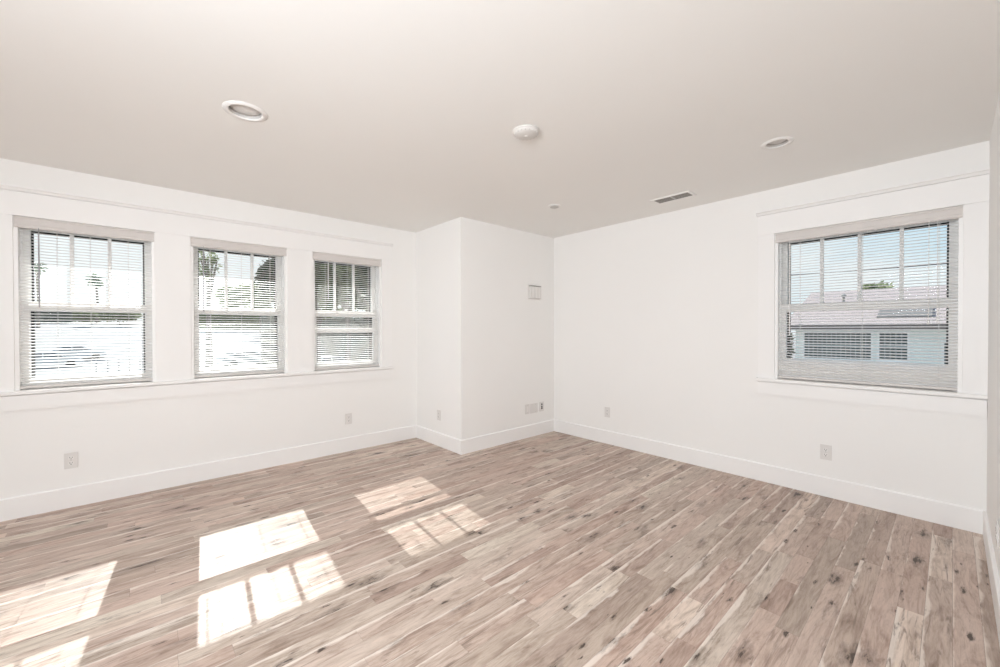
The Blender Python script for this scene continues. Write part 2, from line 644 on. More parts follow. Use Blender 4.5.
trims((0, YA, 0), 0, WIN_A[0][0] - 0.125, 2.178, WIN_A, 'left', 0.012, 0.010, True)
# right wall, local x = -(world y)
trims((XB, 0, 0), -PI / 2, -1.110, -YE, [(-WB0, -WB1)], 'right', 0.012, 0.0, False)


# ------------------------------------------------------------------ windows (double hung)
def window(name, label, loc, rz, W, panes, low_rail, extra_rail=False):
    """local x from 0 to W, y outward, z up"""
    root = empty(name, loc, rz)
    struct(root, label, 'window')
    z0, z1 = STOOL_TOP, CASE_TOP
    J = 0.020
    k = MB()
    k.box(0, J, 0.0, TH, z0, z1)
    k.box(W - J, W, 0.0, TH, z0, z1)
    k.box(J, W - J, 0.0, TH, z1 - 0.02, z1)
    k.box(J, W - J, 0.10, TH + 0.03, z0 - 0.01, z0 + 0.025)
    # stops in front of and behind the sashes
    k.box(J, J + 0.012, 0.058, 0.071, z0, z1 - 0.02)
    k.box(W - J - 0.012, W - J, 0.058, 0.071, z0, z1 - 0.02)
    k.build('frame', M_SASH, root)
    S = 0.038            # stile width
    a, b_ = J + 0.004, W - J - 0.004
    g0, g1 = a + S, b_ - S
    # lower sash, room side
    yl0, yl1 = 0.072, 0.110
    zb = low_rail
    k = MB()
    k.box(a, g0, yl0, yl1, z0 + 0.002, 1.506, bev=0.002)
    k.box(g1, b_, yl0, yl1, z0 + 0.002, 1.506, bev=0.002)
    k.box(g0, g1, yl0, yl1, z0 + 0.002, zb, bev=0.002)
    k.box(g0, g1, yl0, yl1, 1.450, 1.506, bev=0.002)
    ls = k.build('lower_sash', M_SASH, root)
    if extra_rail:
        k = MB()
        k.box(g0, g1, 0.0715, 0.0810, 1.277, 1.328, bev=0.002)
        k.build('mid_rail', M_SASH, ls)
        spans = [(zb, 1.450)]
    else:
        spans = [(zb, 1.450)]
    for s0, s1 in spans:
        k = MB()
        k.box(g0, g1, 0.089, 0.093, s0, s1)
        k.build('glass_pane', GLASS, ls)
    k = MB()
    k.box(W / 2 - 0.03, W / 2 + 0.03, yl0 + 0.006, yl1 - 0.004, 1.506, 1.514, bev=0.002)
    k.lathe([(0, 0.0), (0.011, 0.0), (0.011, 0.008), (0.007, 0.012), (0, 0.012)], 16, (W / 2, 0.09, 1.514))
    k.box(W / 2 - 0.004, W / 2 + 0.028, 0.082, 0.090, 1.520, 1.527)
    k.build('sash_lock', M_SASH, ls)
    # upper sash, outer track
    yu0, yu1 = 0.112, 0.150
    k = MB()
    k.box(a, g0, yu0, yu1, 1.450, 2.078, bev=0.002)
    k.box(g1, b_, yu0, yu1, 1.450, 2.078, bev=0.002)
    k.box(g0, g1, yu0, yu1, 1.450, 1.500, bev=0.002)
    k.box(g0, g1, yu0, yu1, 2.030, 2.078, bev=0.002)
    us = k.build('upper_sash', M_SASH, root)
    k = MB()
    k.box(g0, g1, 0.129, 0.133, 1.500, 2.030)
    k.build('glass_pane', GLASS, us)
    for i in range(1, panes):
        u = g0 + (g1 - g0) * i / panes
        k = MB()
        k.prism([(0.118, 1.500), (0.1275, 1.500), (0.1275, 2.030), (0.118, 2.030)], u - 0.011, u + 0.011)
        k.prism([(0.1345, 1.500), (0.146, 1.500), (0.146, 2.030), (0.1345, 2.030)], u - 0.011, u + 0.011)
        k.build('muntin', M_SASH, us)
    # dark insect-screen surround on the outside
    k = MB()
    q = 0.010
    k.box(J, g0 + q, 0.158, 0.178, z0 + 0.03, z1 - 0.02)
    k.box(g1 - q, W - J, 0.158, 0.178, z0 + 0.03, z1 - 0.02)
    k.box(g0 + q, g1 - q, 0.158, 0.178, 2.016, z1 - 0.02)
    k.box(g0 + q, g1 - q, 0.158, 0.178, z0 + 0.03, zb - 0.012)
    k.build('screen_frame', M_DARK, root)
    return root


def blind(label, loc, rz, W, wand_u, wand_end, wand_mat, ladders, cords, tilt, stack=0, wand_r=0.0042):
    """mini blind in the opening; local frame as for the window"""
    root = empty('venetian_blind', (loc[0], loc[1], STOOL_TOP), rz)
    tag(root, label, 'window blind', 'white mini blinds in the windows')
    Z = STOOL_TOP
    yc = 0.034
    k = MB()
    k.box(0.006, W - 0.006, 0.014, 0.052, 2.060 - Z, 2.097 - Z)
    hr = k.build('headrail', M_RAIL, root)
    k = MB()
    k.prism([(-0.002, 2.022 - Z), (0.006, 2.022 - Z), (0.010, 2.030 - Z), (0.010, 2.098 - Z), (-0.006, 2.098 - Z), (-0.006, 2.088 - Z), (-0.002, 2.082 - Z),
             (-0.002, 2.048 - Z), (-0.006, 2.044 - Z), (-0.006, 2.028 - Z)], 0.003, W - 0.003)
    k.box(0.003, 0.007, 0.008, 0.03, 2.026 - Z, 2.098 - Z)
    k.box(W - 0.007, W - 0.003, 0.008, 0.03, 2.026 - Z, 2.098 - Z)
    k.build('valance', M_RAIL, hr)
    # slats
    k = MB()
    pitch, half, crown, t = 0.0213, 0.0125, 0.0018, 0.0003
    z = 2.040
    zs = []
    while z > 0.926 + stack * 0.0035:
        zs.append(z)
        z -= pitch
    ca, sa = math.cos(tilt), math.sin(tilt)
    for i in range(stack):
        zs.append(0.926 + i * 0.0035)
    for z in zs:
        up_, dn_ = [], []
        for j in range(5):
            v = -half + 2 * half * j / 4
            h = crown * (1 - (v / half) ** 2)
            up_.append((yc + v * ca - (h + t) * sa, z - Z + v * sa + (h + t) * ca))
            dn_.append((yc + v * ca - (h - t) * sa, z - Z + v * sa + (h - t) * ca))
        k.prism(up_ + dn_[::-1], 0.010, W - 0.010)
    k.build('slats', M_SLAT, root)
    k = MB()
    k.box(0.009, W - 0.009, yc - 0.013, yc + 0.013, 0.893 - Z, 0.912 - Z, bev=0.003)
    br = k.build('bottom_rail', M_RAIL, root)
    for u in ladders:
        k = MB()
        for dy in (-0.013, 0.013):
            k.tube([(u, yc + dy, 2.06 - Z), (u, yc + dy, 0.905 - Z)], 0.0007, 5)
        k.tube([(u + 0.004, yc, 2.06 - Z), (u + 0.004, yc, 0.905 - Z)], 0.0008, 5)
        k.build('ladder_cord', M_CORD, root)
    # tilt wand
    k = MB()
    k.tube([(wand_u, 0.004, 2.05 - Z), (wand_u, -0.008, 2.025 - Z), (wand_u, -0.010, 2.0 - Z)], 0.0018, 6)
    k.tube([(wand_u, -0.010, 2.0 - Z), (wand_u, -0.010, wand_end - Z)], wand_r, 6)
    k.build('tilt_wand', wand_mat, root)
    for u, ze in cords:
        k = MB()
        k.tube([(u, 0.004, 2.04 - Z), (u, -0.009, 2.02 - Z), (u, -0.010, ze - Z)], 0.0017, 6)
        c = k.build('lift_cord', M_CORD, root)
        k = MB()
        k.lathe([(0, 0.0), (0.003, -0.001), (0.006, -0.022), (0.0055, -0.028), (0, -0.030)], 12, (u, -0.010, ze - Z))
        k.build('tassel', M_CORD, c)
    return root


WLAB = ['double-hung white window farthest left on the left wall, palms outside',
        'double-hung white window in the middle of the left wall',
        'double-hung white window of the left wall nearest the boxed-in corner']
BLAB = ['white mini blind with palms behind its slats, in the leftmost window',
        'white mini blind in the middle window of the left wall',
        'white mini blind in the left wall window nearest the boxed-in corner, trees behind its slats']
TILT = math.radians(18)
for i, (u0, u1) in enumerate(WIN_A):
    window('window_%d' % (i + 1), WLAB[i], (u0, YA, 0), 0, u1 - u0, 3, 0.960, i == 2)
    W_ = u1 - u0
    blind(BLAB[i], (u0, YA), 0, W_, [0.118, 0.088, 0.0][i] if i < 2 else 0.155, [1.47, 1.46, 1.62][i],
          M_WAND if i < 2 else M_WAND_W, (0.20, W_ / 2, W_ - 0.16) if i == 0 else (0.14, W_ / 2, W_ - 0.14), [] if i == 0 else [(W_ - 0.10, 1.5)], TILT)
window('window_4', 'wide double-hung white window on the right wall, neighbouring house outside', (XB, WB0, 0), -PI / 2, WB0 - WB1, 4, 1.050)
blind('wide grey-looking mini blind in the right wall window, neighbouring house behind its slats', (XB, WB0), -PI / 2, WB0 - WB1, 0.105, 1.25, M_WAND_W,
      (0.165, 0.545, 0.93), [(0.885, 1.36), (0.925, 1.38)], math.radians(18))


# ------------------------------------------------------------------ wall plates
def plate_base(label, loc, rz, cat, wdt, hgt, name, group=None):
    """local frame: x to the right along the wall, y INTO the wall, z up; origin at the plate's foot on the wall"""
    root = empty(name, loc, rz)
    tag(root, label, cat, group)
    k = MB()
    k.box(-wdt / 2, wdt / 2, -0.006, 0, 0, hgt, bev=0.0022)
    pl = k.build('cover_plate', M_PLATE, root)
    return root, pl


def screw(parent, x, z):
    k = MB()
    r = bmesh.ops.create_cone(k.bm, cap_ends=True, segments=12, radius1=0.0032, radius2=0.0028, depth=0.0016)
    for v in r['verts']:
        v.co = Vector((v.co.x + x, -0.0066 - v.co.z, v.co.y + z))
    return k.build('screw', M_STEEL, parent)


OUT_GROUP = 'white duplex outlets low on the walls'


def outlet(label, loc, rz, wdt=0.072, hgt=0.116):
    root, pl = plate_base(label, loc, rz, 'wall outlet', wdt, hgt, 'wall_outlet', OUT_GROUP)
    for zc in (hgt / 2 + 0.0195, hgt / 2 - 0.0195):
        k = MB()
        n = 24
        ring = []
        for q in range(n):
            a = 2 * PI * q / n
            ring.append((max(-0.0145, min(0.0145, 0.0172 * math.cos(a))), 0.0143 * math.sin(a)))
        f_ = [k.bm.verts.new((x, -0.0078, zc + z)) for x, z in ring]
        b2 = [k.bm.verts.new((x, -0.005, zc + z)) for x, z in ring]
        k.bm.faces.new(f_)
        for q in range(n):
            k.bm.faces.new((f_[q], f_[(q + 1) % n], b2[(q + 1) % n], b2[q]))
        rc = k.build('receptacle', M_RECEPT, root)
        k = MB()
        k.box(-0.0075, -0.0050, -0.0082, -0.0074, zc - 0.002, zc + 0.008)
        k.box(0.0050, 0.0075, -0.0082, -0.0074, zc - 0.001, zc + 0.007)
        k.box(-0.0028, 0.0028, -0.0082, -0.0074, zc - 0.010, zc - 0.005)
        k.build('slots', M_SLOT, rc)
    screw(root, 0, hgt / 2)
    return root


def face_a(x, z):
    return (x, YA, z)


outlet('white duplex outlet below the leftmost window, above the baseboard', (-0.382, YA, 0.287), 0)
outlet('white duplex outlet below the third window of the left wall, near the boxed-in corner', (1.675, YA, 0.290), 0)
outlet('white duplex outlet on the narrow side face of the boxed-in corner', (XC, 3.832, 0.288), -PI / 2)
outlet('white duplex outlet on the right wall nearest the inner corner', (XB, 2.615, 0.302), -PI / 2)
outlet('white duplex outlet on the right wall below the wide window', (XB, 0.648, 0.285), -PI / 2)
outlet('white duplex outlet on the near wall at the right edge of the photo', (3.02, YE, 0.275), PI)

# three plates side by side on the front of the boxed-in corner
root, pl = plate_base('plain white rocker-switch plate, leftmost of the three plates on the boxed-in corner', (3.487, YD, 0.285), 0, 'wall plate', 0.074, 0.118, 'switch_plate', 'row of low wall plates')
k = MB()
k.box(-0.0165, 0.0165, -0.0088, -0.005, 0.026, 0.092, bev=0.001)
k.build('rocker', M_RECEPT, root)
screw(root, 0, 0.015)
screw(root, 0, 0.103)
root, pl = plate_base('wide double-gang blank white plate, middle of the three plates on the boxed-in corner', (3.603, YD, 0.282), 0, 'wall plate', 0.130, 0.118, 'blank_plate', 'row of low wall plates')
for u in (-0.023, 0.023):
    screw(root, u, 0.016)
    screw(root, u, 0.102)
root, pl = plate_base('white jack plate with dark sockets, rightmost of the three plates on the boxed-in corner', (3.742, YD, 0.285), 0, 'wall plate', 0.078, 0.118, 'jack_plate', 'row of low wall plates')
for zc in (0.086, 0.058, 0.036):
    k = MB()
    k.box(-0.010, 0.010, -0.0085, -0.005, zc - 0.010, zc + 0.010, bev=0.001)
    k.box(-0.0075, 0.0075, -0.0092, -0.0082, zc - 0.007, zc + 0.007)
    k.build('socket', M_SLOT, root)
screw(root, 0, 0.104)

# ribbed chime box on the boxed-in corner
root = empty('door_chime', (3.600, YD, 1.675))
tag(root, 'small white ribbed chime box high on the front of the boxed-in corner', 'door chime')
k = MB()
k.box(-0.098, 0.098, -0.012, 0, 0, 0.168, bev=0.003)
k.build('back_plate', M_PLATE, root)
k = MB()
k.box(-0.092, 0.092, -0.046, -0.012, 0.006, 0.150, bev=0.004)
cv = k.build('cover', M_PLATE, root)
k = MB()
k.box(-0.094, 0.094, -0.044, -0.012, 0.1515, 0.162, bev=0.002)
k.build('top_slot', M_METAL, root)
for u in (-0.058, 0.0, 0.058):
    k = MB()
    k.box(u - 0.013, u + 0.013, -0.052, -0.046, 0.014, 0.142, bev=0.002)
    k.build('rib', M_RECEPT, cv)

# ------------------------------------------------------------------ ceiling fixtures
LLAB = ['round recessed ceiling lamp, unlit, with white ring above the left windows',
        'round recessed ceiling lamp, unlit, above the right wall window']
for i, (lx, ly, lr) in enumerate(LAMPS):
    root = empty('recessed_lamp', (lx, ly, H))
    tag(root, LLAB[i], 'ceiling lamp', 'recessed ceiling lamps')
    ro = lr + 0.024
    k = MB()
    k.lathe([(ro, 0.0), (ro, -0.0015), (lr + 0.011, -0.002), (lr + 0.007, -0.006), (lr, -0.007), (lr - 0.005, -0.003), (lr - 0.006, 0.0)], 48, close=True)
    k.build('trim_ring', M_FIX if i == 0 else M_CEIL, root, True)
    k = MB()
    k.lathe([(lr - 0.0015, 0.001), (lr - 0.006, 0.010), (lr - 0.010, 0.022), (lr - 0.008, 0.022), (lr - 0.004, 0.010), (lr - 0.0005, 0.001)], 48)
    k.build('baffle', M_BAFFLE, root, True)
    k = MB()
    k.lathe([(0, 0.004), (lr * 0.5, 0.006), (lr - 0.012, 0.014), (lr - 0.010, 0.022), (0, 0.022)], 48)
    k.build('lens', M_LENS, root, True)

root = empty('smoke_detector', (1.722, 1.690, H))
tag(root, 'round white smoke detector in the middle of the ceiling', 'smoke detector')
k = MB()
k.lathe([(0, 0), (0.080, 0), (0.080, -0.008), (0.076, -0.010), (0, -0.010)], 48)
k.build('mounting_base', M_DETECT, root, True)
k = MB()
k.lathe([(0.074, -0.010), (0.073, -0.014), (0.064, -0.022), (0.046, -0.028), (0.020, -0.031), (0, -0.031)], 48)
cv = k.build('cover', M_DETECT, root, True)
k = MB()
for q in range(18):
    a = 2 * PI * q / 18
    k.box(0.066 * math.cos(a) - 0.002, 0.066 * math.cos(a) + 0.002, 0.066 * math.sin(a) - 0.004, 0.066 * math.sin(a) + 0.004, -0.0215, -0.016)
k.build('vent_slots', M_BAFFLE, cv)
k = MB()
k.lathe([(0.014, -0.030), (0.014, -0.033), (0.010, -0.034), (0, -0.034)], 20)
k.build('test_button', M_DETECT, cv, True)

root = empty('sprinkler_cover', (2.955, 2.525, H))
tag(root, 'small round white sprinkler cover on the ceiling near the boxed-in corner', 'sprinkler cover')
k = MB()
k.lathe([(0, 0), (0.058, 0), (0.060, -0.004), (0.052, -0.010), (0.036, -0.010), (0.036, 0)], 36)
k.build('escutcheon', M_FIX, root, True)
k = MB()
k.lathe([(0.040, -0.012), (0.040, -0.015), (0, -0.016)], 36)
k.lathe([(0.040, -0.012), (0.010, -0.010), (0.010, -0.002)], 36)
k.build('cap_plate', M_BAFFLE, root, True)

# supply vent: long side parallel to the right wall
root = empty('air_vent', (3.566, 1.665, H))
tag(root, 'rectangular ceiling air vent with dark louvres near the right wall', 'air vent')
VX, VY = 0.058, 0.152
k = MB()
fz0, fz1 = -0.006, 0.0
k.box(-VX - 0.022, -VX, -VY - 0.022, VY + 0.022, fz0, fz1)
k.box(VX, VX + 0.022, -VY - 0.022, VY + 0.022, fz0, fz1)
k.box(-VX, VX, -VY - 0.022, -VY, fz0, fz1)
k.box(-VX, VX, VY, VY + 0.022, fz0, fz1)
k.build('flange', M_FIX, root)
k = MB()
k.box(-VX, VX, -VY, VY, -0.0010, -0.0002)
k.build('duct_back', M_SLOT, root)
k = MB()
k.box(-VX, VX, -0.006, 0.006, -0.006, -0.001)
k.build('divider', M_BAFFLE, root)
k = MB()
for i in range(9):
    xx = -VX + 0.0065 + i * (2 * VX - 0.013) / 8
    for s_ in (-1, 1):
        y0, y1 = (0.006, VY) if s_ > 0 else (-VY, -0.006)
        k.box(xx - 0.0042, xx + 0.0042, y0, y1, -0.0042, -0.0030, rot=Matrix.Rotation(math.radians(0), 3, 'Y'))
k.build('louvres', M_METAL, root)

# ------------------------------------------------------------------ outside: ground
GZ = -2.10


def ground_z(y):
    """height of the ground: level by the house, rising gently across the street"""
    return GZ + 4.88 * min(1.0, max(0.0, (y - 58.0) / 52.0))


k = MB()
k.prism([(-60, GZ - 0.2), (170, GZ - 0.2), (170, ground_z(170)), (110, ground_z(110)), (58, GZ), (-60, GZ)], -140, 150)
struct(k.build('ground', mat('concrete_yard', (0.36, 0.355, 0.345), 0.9, 0.1, noise=0.08, nscale=0.6)), 'pale concrete ground outside', 'ground')

# ------------------------------------------------------------------ outside: neighbouring house (beyond the right window)
HX = 20.0
M_HWALL = mat('house_stucco', (0.80, 0.85, 0.80), 0.9, 0.1, noise=0.03, nscale=2)
M_HROOF = mat('house_shingles', (0.40, 0.345, 0.335), 0.95, 0.05, noise=0.06, nscale=5)
M_HTRIM = mat('house_trim', (0.88, 0.89, 0.87), 0.7, 0.2, noise=0.02)
M_HGLASS = mat('house_window_glass', (0.09, 0.11, 0.105), 0.3, 0.3, noise=0.2, nscale=2)
M_CURT = mat('house_curtain', (0.42, 0.45, 0.44), 0.9, 0.1, noise=0.1, nscale=4)
hs = empty('house', (HX, 1.0, GZ))
tag(hs, 'low pale green house with pinkish shingle roof seen through the right wall window', 'house')
Y0, Y1 = -9.0, 3.25     # local y of the facade ends
ez = 1.40 - GZ          # eave height over the ground
m = MB()
m.box(0, 9, Y0, Y1, 0, ez)
m.build('wall', M_HWALL, hs)
m = MB()
th = 0.12
pr = [(-0.45, ez - 0.06), (4.6, 2.95 - GZ), (9.6, ez - 0.06), (9.6, ez - 0.06 + th), (4.6, 2.95 - GZ + th), (-0.45, ez - 0.06 + th)]
k = MB()
a_ = [k.bm.verts.new((x, Y0 - 0.4, z)) for x, z in pr]
b_ = [k.bm.verts.new((x, Y1 + 0.35, z)) for x, z in pr]
for i in range(6):
    k.bm.faces.new((a_[i], a_[(i + 1) % 6], b_[(i + 1) % 6], b_[i]))
for vs in (a_, b_):
    k.bm.faces.new((vs[0], vs[1], vs[4], vs[5]))
    k.bm.faces.new((vs[1], vs[2], vs[3], vs[4]))
rf = k.build('roof', M_HROOF, hs)
m.bm.free()
k = MB()
k.box(-0.50, -0.43, Y0 - 0.4, Y1 + 0.35, ez - 0.10, ez + 0.05)
k.build('gutter', mat('gutter_dark', (0.18, 0.15, 0.14), 0.6, 0.3, noise=0.05), rf)
k = MB()
gx = 2.2
gz = ez + (gx + 0.45) * (2.95 - GZ - ez) / 5.05 + 0.04
k.tube([(gx, 2.05, gz - 0.1), (gx, 2.05, gz + 0.45)], 0.05, 10)
k.lathe([(0.10, 0), (0.10, 0.05), (0, 0.11)], 12, (gx, 2.05, gz + 0.43))
k.build('vent_pipe', M_METAL, rf)
k = MB()
sl = math.atan2(2.95 - GZ - ez, 5.05)
k.box(0.3, 2.6, -0.55, 0.85, 0, 0.07, rot=None)
for v in k.bm.verts:
    x, z = v.co.x - 0.3, v.co.z
    v.co.x = 0.3 + x * math.cos(sl) - z * math.sin(sl)
    v.co.z = ez + 0.06 + 0.75 * math.tan(sl) + x * math.sin(sl) + z * math.cos(sl)
k.build('skylight', mat('skylight_panel', (0.19, 0.185, 0.185), 0.9, 0.1, noise=0.04), rf)


def house_window(y0, y1, z0, z1, cols, rows):
    k = MB()
    f = 0.07
    k.box(-0.04, 0.06, y0 - f, y0, z0 - f, z1 + f)
    k.box(-0.04, 0.06, y1, y1 + f, z0 - f, z1 + f)
    k.box(-0.04, 0.06, y0, y1, z1, z1 + f)
    k.box(-0.07, 0.06, y0, y1, z0 - f, z0)
    wn = k.build('window', M_HTRIM, hs)
    k = MB()
    k.box(-0.012, -0.004, y0, y1, z0, z1)
    k.build('pane', M_HGLASS, wn)
    k = MB()
    for i in range(1, cols):
        y = y0 + (y1 - y0) * i / cols
        k.box(-0.03, -0.012, y - 0.012, y + 0.012, z0, z1)
    for j in range(1, rows):
        z = z0 + (z1 - z0) * j / rows
        k.box(-0.028, -0.012, y0, y1, z - 0.022, z + 0.022)
    k.build('glazing_bars', M_CURT, wn)


house_window(0.97, 2.95, 0.17 - GZ, 1.17 - GZ, 14, 2)
house_window(0.03, 0.74, 0.20 - GZ, 1.17 - GZ, 5, 2)
house_window(-1.35, -0.84, 0.0 - GZ, 0.85 - GZ, 2, 2)

# ------------------------------------------------------------------ outside: plants
M_LEAF = [mat('leaf_olive', (0.19, 0.22, 0.10), 0.6, 0.2, noise=0.35, nscale=1.2, trans=0.15),
          mat('leaf_mid', (0.30, 0.34, 0.19), 0.6, 0.2, noise=0.3, nscale=1.4, trans=0.35),
          mat('leaf_dark', (0.085, 0.105, 0.06), 0.6, 0.2, noise=0.35, nscale=1.3, trans=0.1)]
M_LEAF.append(mat('leaf_grey', (0.36, 0.37, 0.31), 0.7, 0.2, noise=0.3, nscale=1.3, trans=0.3))
M_BARK = mat('bark', (0.30, 0.26, 0.22), 0.9, 0.1, noise=0.25, nscale=6)
M_PALM = mat('palm_leaf', (0.36, 0.42, 0.33), 0.6, 0.2, noise=0.3, nscale=2, trans=0.35)


def leaves(mb, c, rx, ry, rz_, n, size, rg):
    """leaf blades scattered through a rounded crown of several lobes"""
    lobes = [(Vector((0, 0, 0)), 0.75)]
    for _ in range(7):
        a, e = rg.uniform(0, 2 * PI), rg.uniform(-0.5, 1.2)
        lobes.append((Vector((math.cos(a) * math.cos(e), math.sin(a) * math.cos(e), math.sin(e))) * 0.55, rg.uniform(0.35, 0.5)))
    for _ in range(n):
        lc, lr = rg.choice(lobes)
        d = Vector((rg.gauss(0, 1), rg.gauss(0, 1), rg.gauss(0, 1))).normalized() * (lr * rg.uniform(0.55, 1.05))
        p = lc + d
        p = Vector((c[0] + p.x * rx, c[1] + p.y * ry, c[2] + p.z * rz_))
        u = Vector((rg.gauss(0, 1), rg.gauss(0, 1), rg.gauss(0, 0.6))).normalized()
        v = u.orthogonal().normalized()
        v = Matrix.Rotation(rg.uniform(0, 2 * PI), 3, u) @ v
        s_ = size * rg.uniform(0.6, 1.3)
        q = [p - u * s_, p + v * s_ * 0.45, p + u * s_, p - v * s_ * 0.45]
        mb.bm.faces.new([mb.bm.verts.new(t_) for t_ in q])


def tree(label, base, height, crown_r, crown_h, leaf, seed, n=1800, size=0.22, name='leafy_tree', group=None):
    rg = random.Random(seed)
    root = empty(name, base)
    tag(root, label, 'tree', group)
    zc = height - crown_h / 2
    k = MB()
    pts, rr = [], []
    for i in range(6):
        t_ = i / 5
        pts.append((rg.uniform(-0.1, 0.1) * t_ * crown_r, rg.uniform(-0.1, 0.1) * t_ * crown_r, t_ * zc * 1.05))
        rr.append(max(0.04, height * 0.022 * (1.15 - t_)))
    k.tube(pts, rr, 8)
    for b in range(6):
        a = b * 1.05 + rg.uniform(-0.3, 0.3)
        z0 = zc * rg.uniform(0.55, 0.9)
        e = (math.cos(a) * crown_r * 0.6, math.sin(a) * crown_r * 0.6, zc + rg.uniform(-0.1, 0.3) * crown_h)
        k.tube([(0, 0, z0), ((e[0]) * 0.5, e[1] * 0.5, (z0 + e[2]) / 2 + 0.1), e], [height * 0.011, height * 0.008, height * 0.004], 6)
    k.build('trunk', M_BARK, root)
    k = MB()
    leaves(k, (0, 0, zc), crown_r, crown_r, crown_h / 2, n, size, rg)
    tag(k.build('crown', M_LEAF[leaf], root), kind='stuff')
    return root


def palm(label, base, height, fr, seed):
    rg = random.Random(seed)
    root = empty('palm_tree', base)
    tag(root, label, 'palm tree', 'palms beyond the left windows')
    k = MB()
    k.tube([(0.12 * math.sin(i * 0.5), 0, height * i / 8) for i in range(9)], [0.24 - 0.012 * i for i in range(9)], 10)
    k.build('trunk', M_BARK, root)
    top = Vector((0.12 * math.sin(4.0), 0, height))
    k = MB()
    for f_ in range(34):
        a = f_ * 2.399
        e0 = rg.uniform(-0.7, 1.3)
        L_ = fr * rg.uniform(0.8, 1.1)
        side = Vector((-math.sin(a), math.cos(a), 0))
        prev = None
        p = top.copy()
        e = e0
        for sgm in range(7):
            d = Vector((math.cos(a) * math.cos(e), math.sin(a) * math.cos(e), math.sin(e)))
            wd = fr * 0.16 * math.sin(PI * (sgm + 0.4) / 7.2)
            cur = (k.bm.verts.new(p + side * wd - Vector((0, 0, wd * 0.5))), k.bm.verts.new(p), k.bm.verts.new(p - side * wd - Vector((0, 0, wd * 0.5))))
            if prev:
                k.bm.faces.new((prev[0], prev[1], cur[1], cur[0]))
                k.bm.faces.new((prev[1], prev[2], cur[2], cur[1]))
            prev = cur
            p = p + d * L_ / 7
            e -= 0.28
    k.build('fronds', M_PALM, root)
    return root


def ground_pt(px, Y):
    p = at_y(px, 330, Y)
    return Vector((p.x, p.y, ground_z(Y)))


def z_at(px, py, Y):
    return at_y(px, py, Y).z


p = ground_pt(38, 100)
palm('tall fan palm seen through the left side of the leftmost window', p, z_at(38, 267, 100) - p.z, 1.75, 3)
p = ground_pt(97, 112)
palm('shorter fan palm seen near the middle of the leftmost window', p, z_at(97, 279, 112) - p.z, 2.2, 5)

TG = 'trees beyond the left windows'
for (px, Y, pyt, cr, chh, lf, sd, n, sz, lab) in [
        (238, 104, 284, 4.6, 6.8, 1, 11, 2200, 0.5, 'pale green round tree seen through the middle of the left wall windows'),
        (261, 88, 276, 3.6, 8.2, 1, 12, 2200, 0.45, 'olive tree beside the pale round tree, seen through the middle left window'),
        (282, 30, 246, 1.7, 4.6, 2, 13, 2600, 0.2, 'dark tall tree at the right side of the middle left window'),
        (318, 19, 238, 1.45, 4.2, 0, 14, 2600, 0.19, 'olive leafy tree at the left side of the window nearest the boxed-in corner'),
        (347, 26, 232, 1.9, 6.2, 0, 15, 2800, 0.22, 'tall olive tree in the middle of the window nearest the boxed-in corner'),
        (374, 14, 225, 1.2, 4.6, 2, 16, 2600, 0.19, 'dark dense tree at the right side of the window nearest the boxed-in corner'),
        (88, 118, 311, 4.2, 2.6, 1, 17, 900, 0.5, 'small grey-green tree behind the parked cars, below the shorter palm'),
        (120, 106, 309, 3.6, 2.8, 1, 18, 900, 0.5, 'small bushy tree at the right side of the leftmost window')]:
    b = ground_pt(px, Y)
    tree(lab, b, z_at(px, pyt, Y) - b.z, cr, chh, lf, sd, n, sz, 'leafy_tree', TG)
# thin sparse tree in the left part of the middle window
b = ground_pt(209, 34)
tree('thin sparse tree with a bare trunk, left side of the middle left window', b, z_at(209, 236, 34) - b.z, 0.8, 3.6, 1, 19, 150, 0.2, 'slender_tree', TG)
# tree behind the house
tree('small tree top rising behind the roof of the neighbouring house', (33.0, 2.85, GZ), 6.4, 1.15, 1.9, 1, 20, 1500, 0.2, 'leafy_tree')
tree('dark shrubby tree at the left corner of the neighbouring house', (20.6, 5.0, GZ), 3.5, 0.75, 2.3, 2, 22, 1200, 0.13, 'shrub_tree')
# clipped hedges


def hedge(label, px0, px1, Y, pyt, n, leaf, size, seed):
    h0, h1 = ground_pt(px0, Y), ground_pt(px1, Y)
    k = MB()
    rg = random.Random(seed)
    hz = z_at((px0 + px1) / 2, pyt, Y) - h0.z
    LH = (h1 - h0).length
    k.box(0, LH, -0.35, 0.35, 0, hz - 0.15)
    for _ in range(n):
        p = Vector((rg.uniform(0, LH), rg.choice([-0.4, 0.4]) * rg.uniform(0.8, 1.1), rg.uniform(0.05, hz)))
        if rg.random() < 0.35:
            p = Vector((rg.uniform(0, LH), rg.uniform(-0.4, 0.4), hz - 0.1 + rg.uniform(-0.08, 0.12)))
        u = Vector((rg.gauss(0, 1), rg.gauss(0, 1), rg.gauss(0, 1))).normalized() * size
        v = u.orthogonal().normalized() * size * 0.46
        k.bm.faces.new([k.bm.verts.new(t_) for t_ in (p - u, p + v, p + u, p - v)])
    hd = k.build('hedge', M_LEAF[leaf], None, False, h0, math.atan2((h1 - h0).y, (h1 - h0).x))
    tag(hd, label, 'hedge', 'hedges beyond the left windows')


hedge('long green hedge on the far rise beyond the leftmost window', 22, 72, 111, 311, 2600, 3, 0.28, 31)
hedge('distant olive hedge just below the meeting rail of the middle left window', 196, 292, 96, 312, 2600, 1, 0.28, 32)
hedge('nearer grey-green hedge below the trees of the window nearest the boxed-in corner', 262, 392, 38, 318, 3600, 3, 0.2, 33)

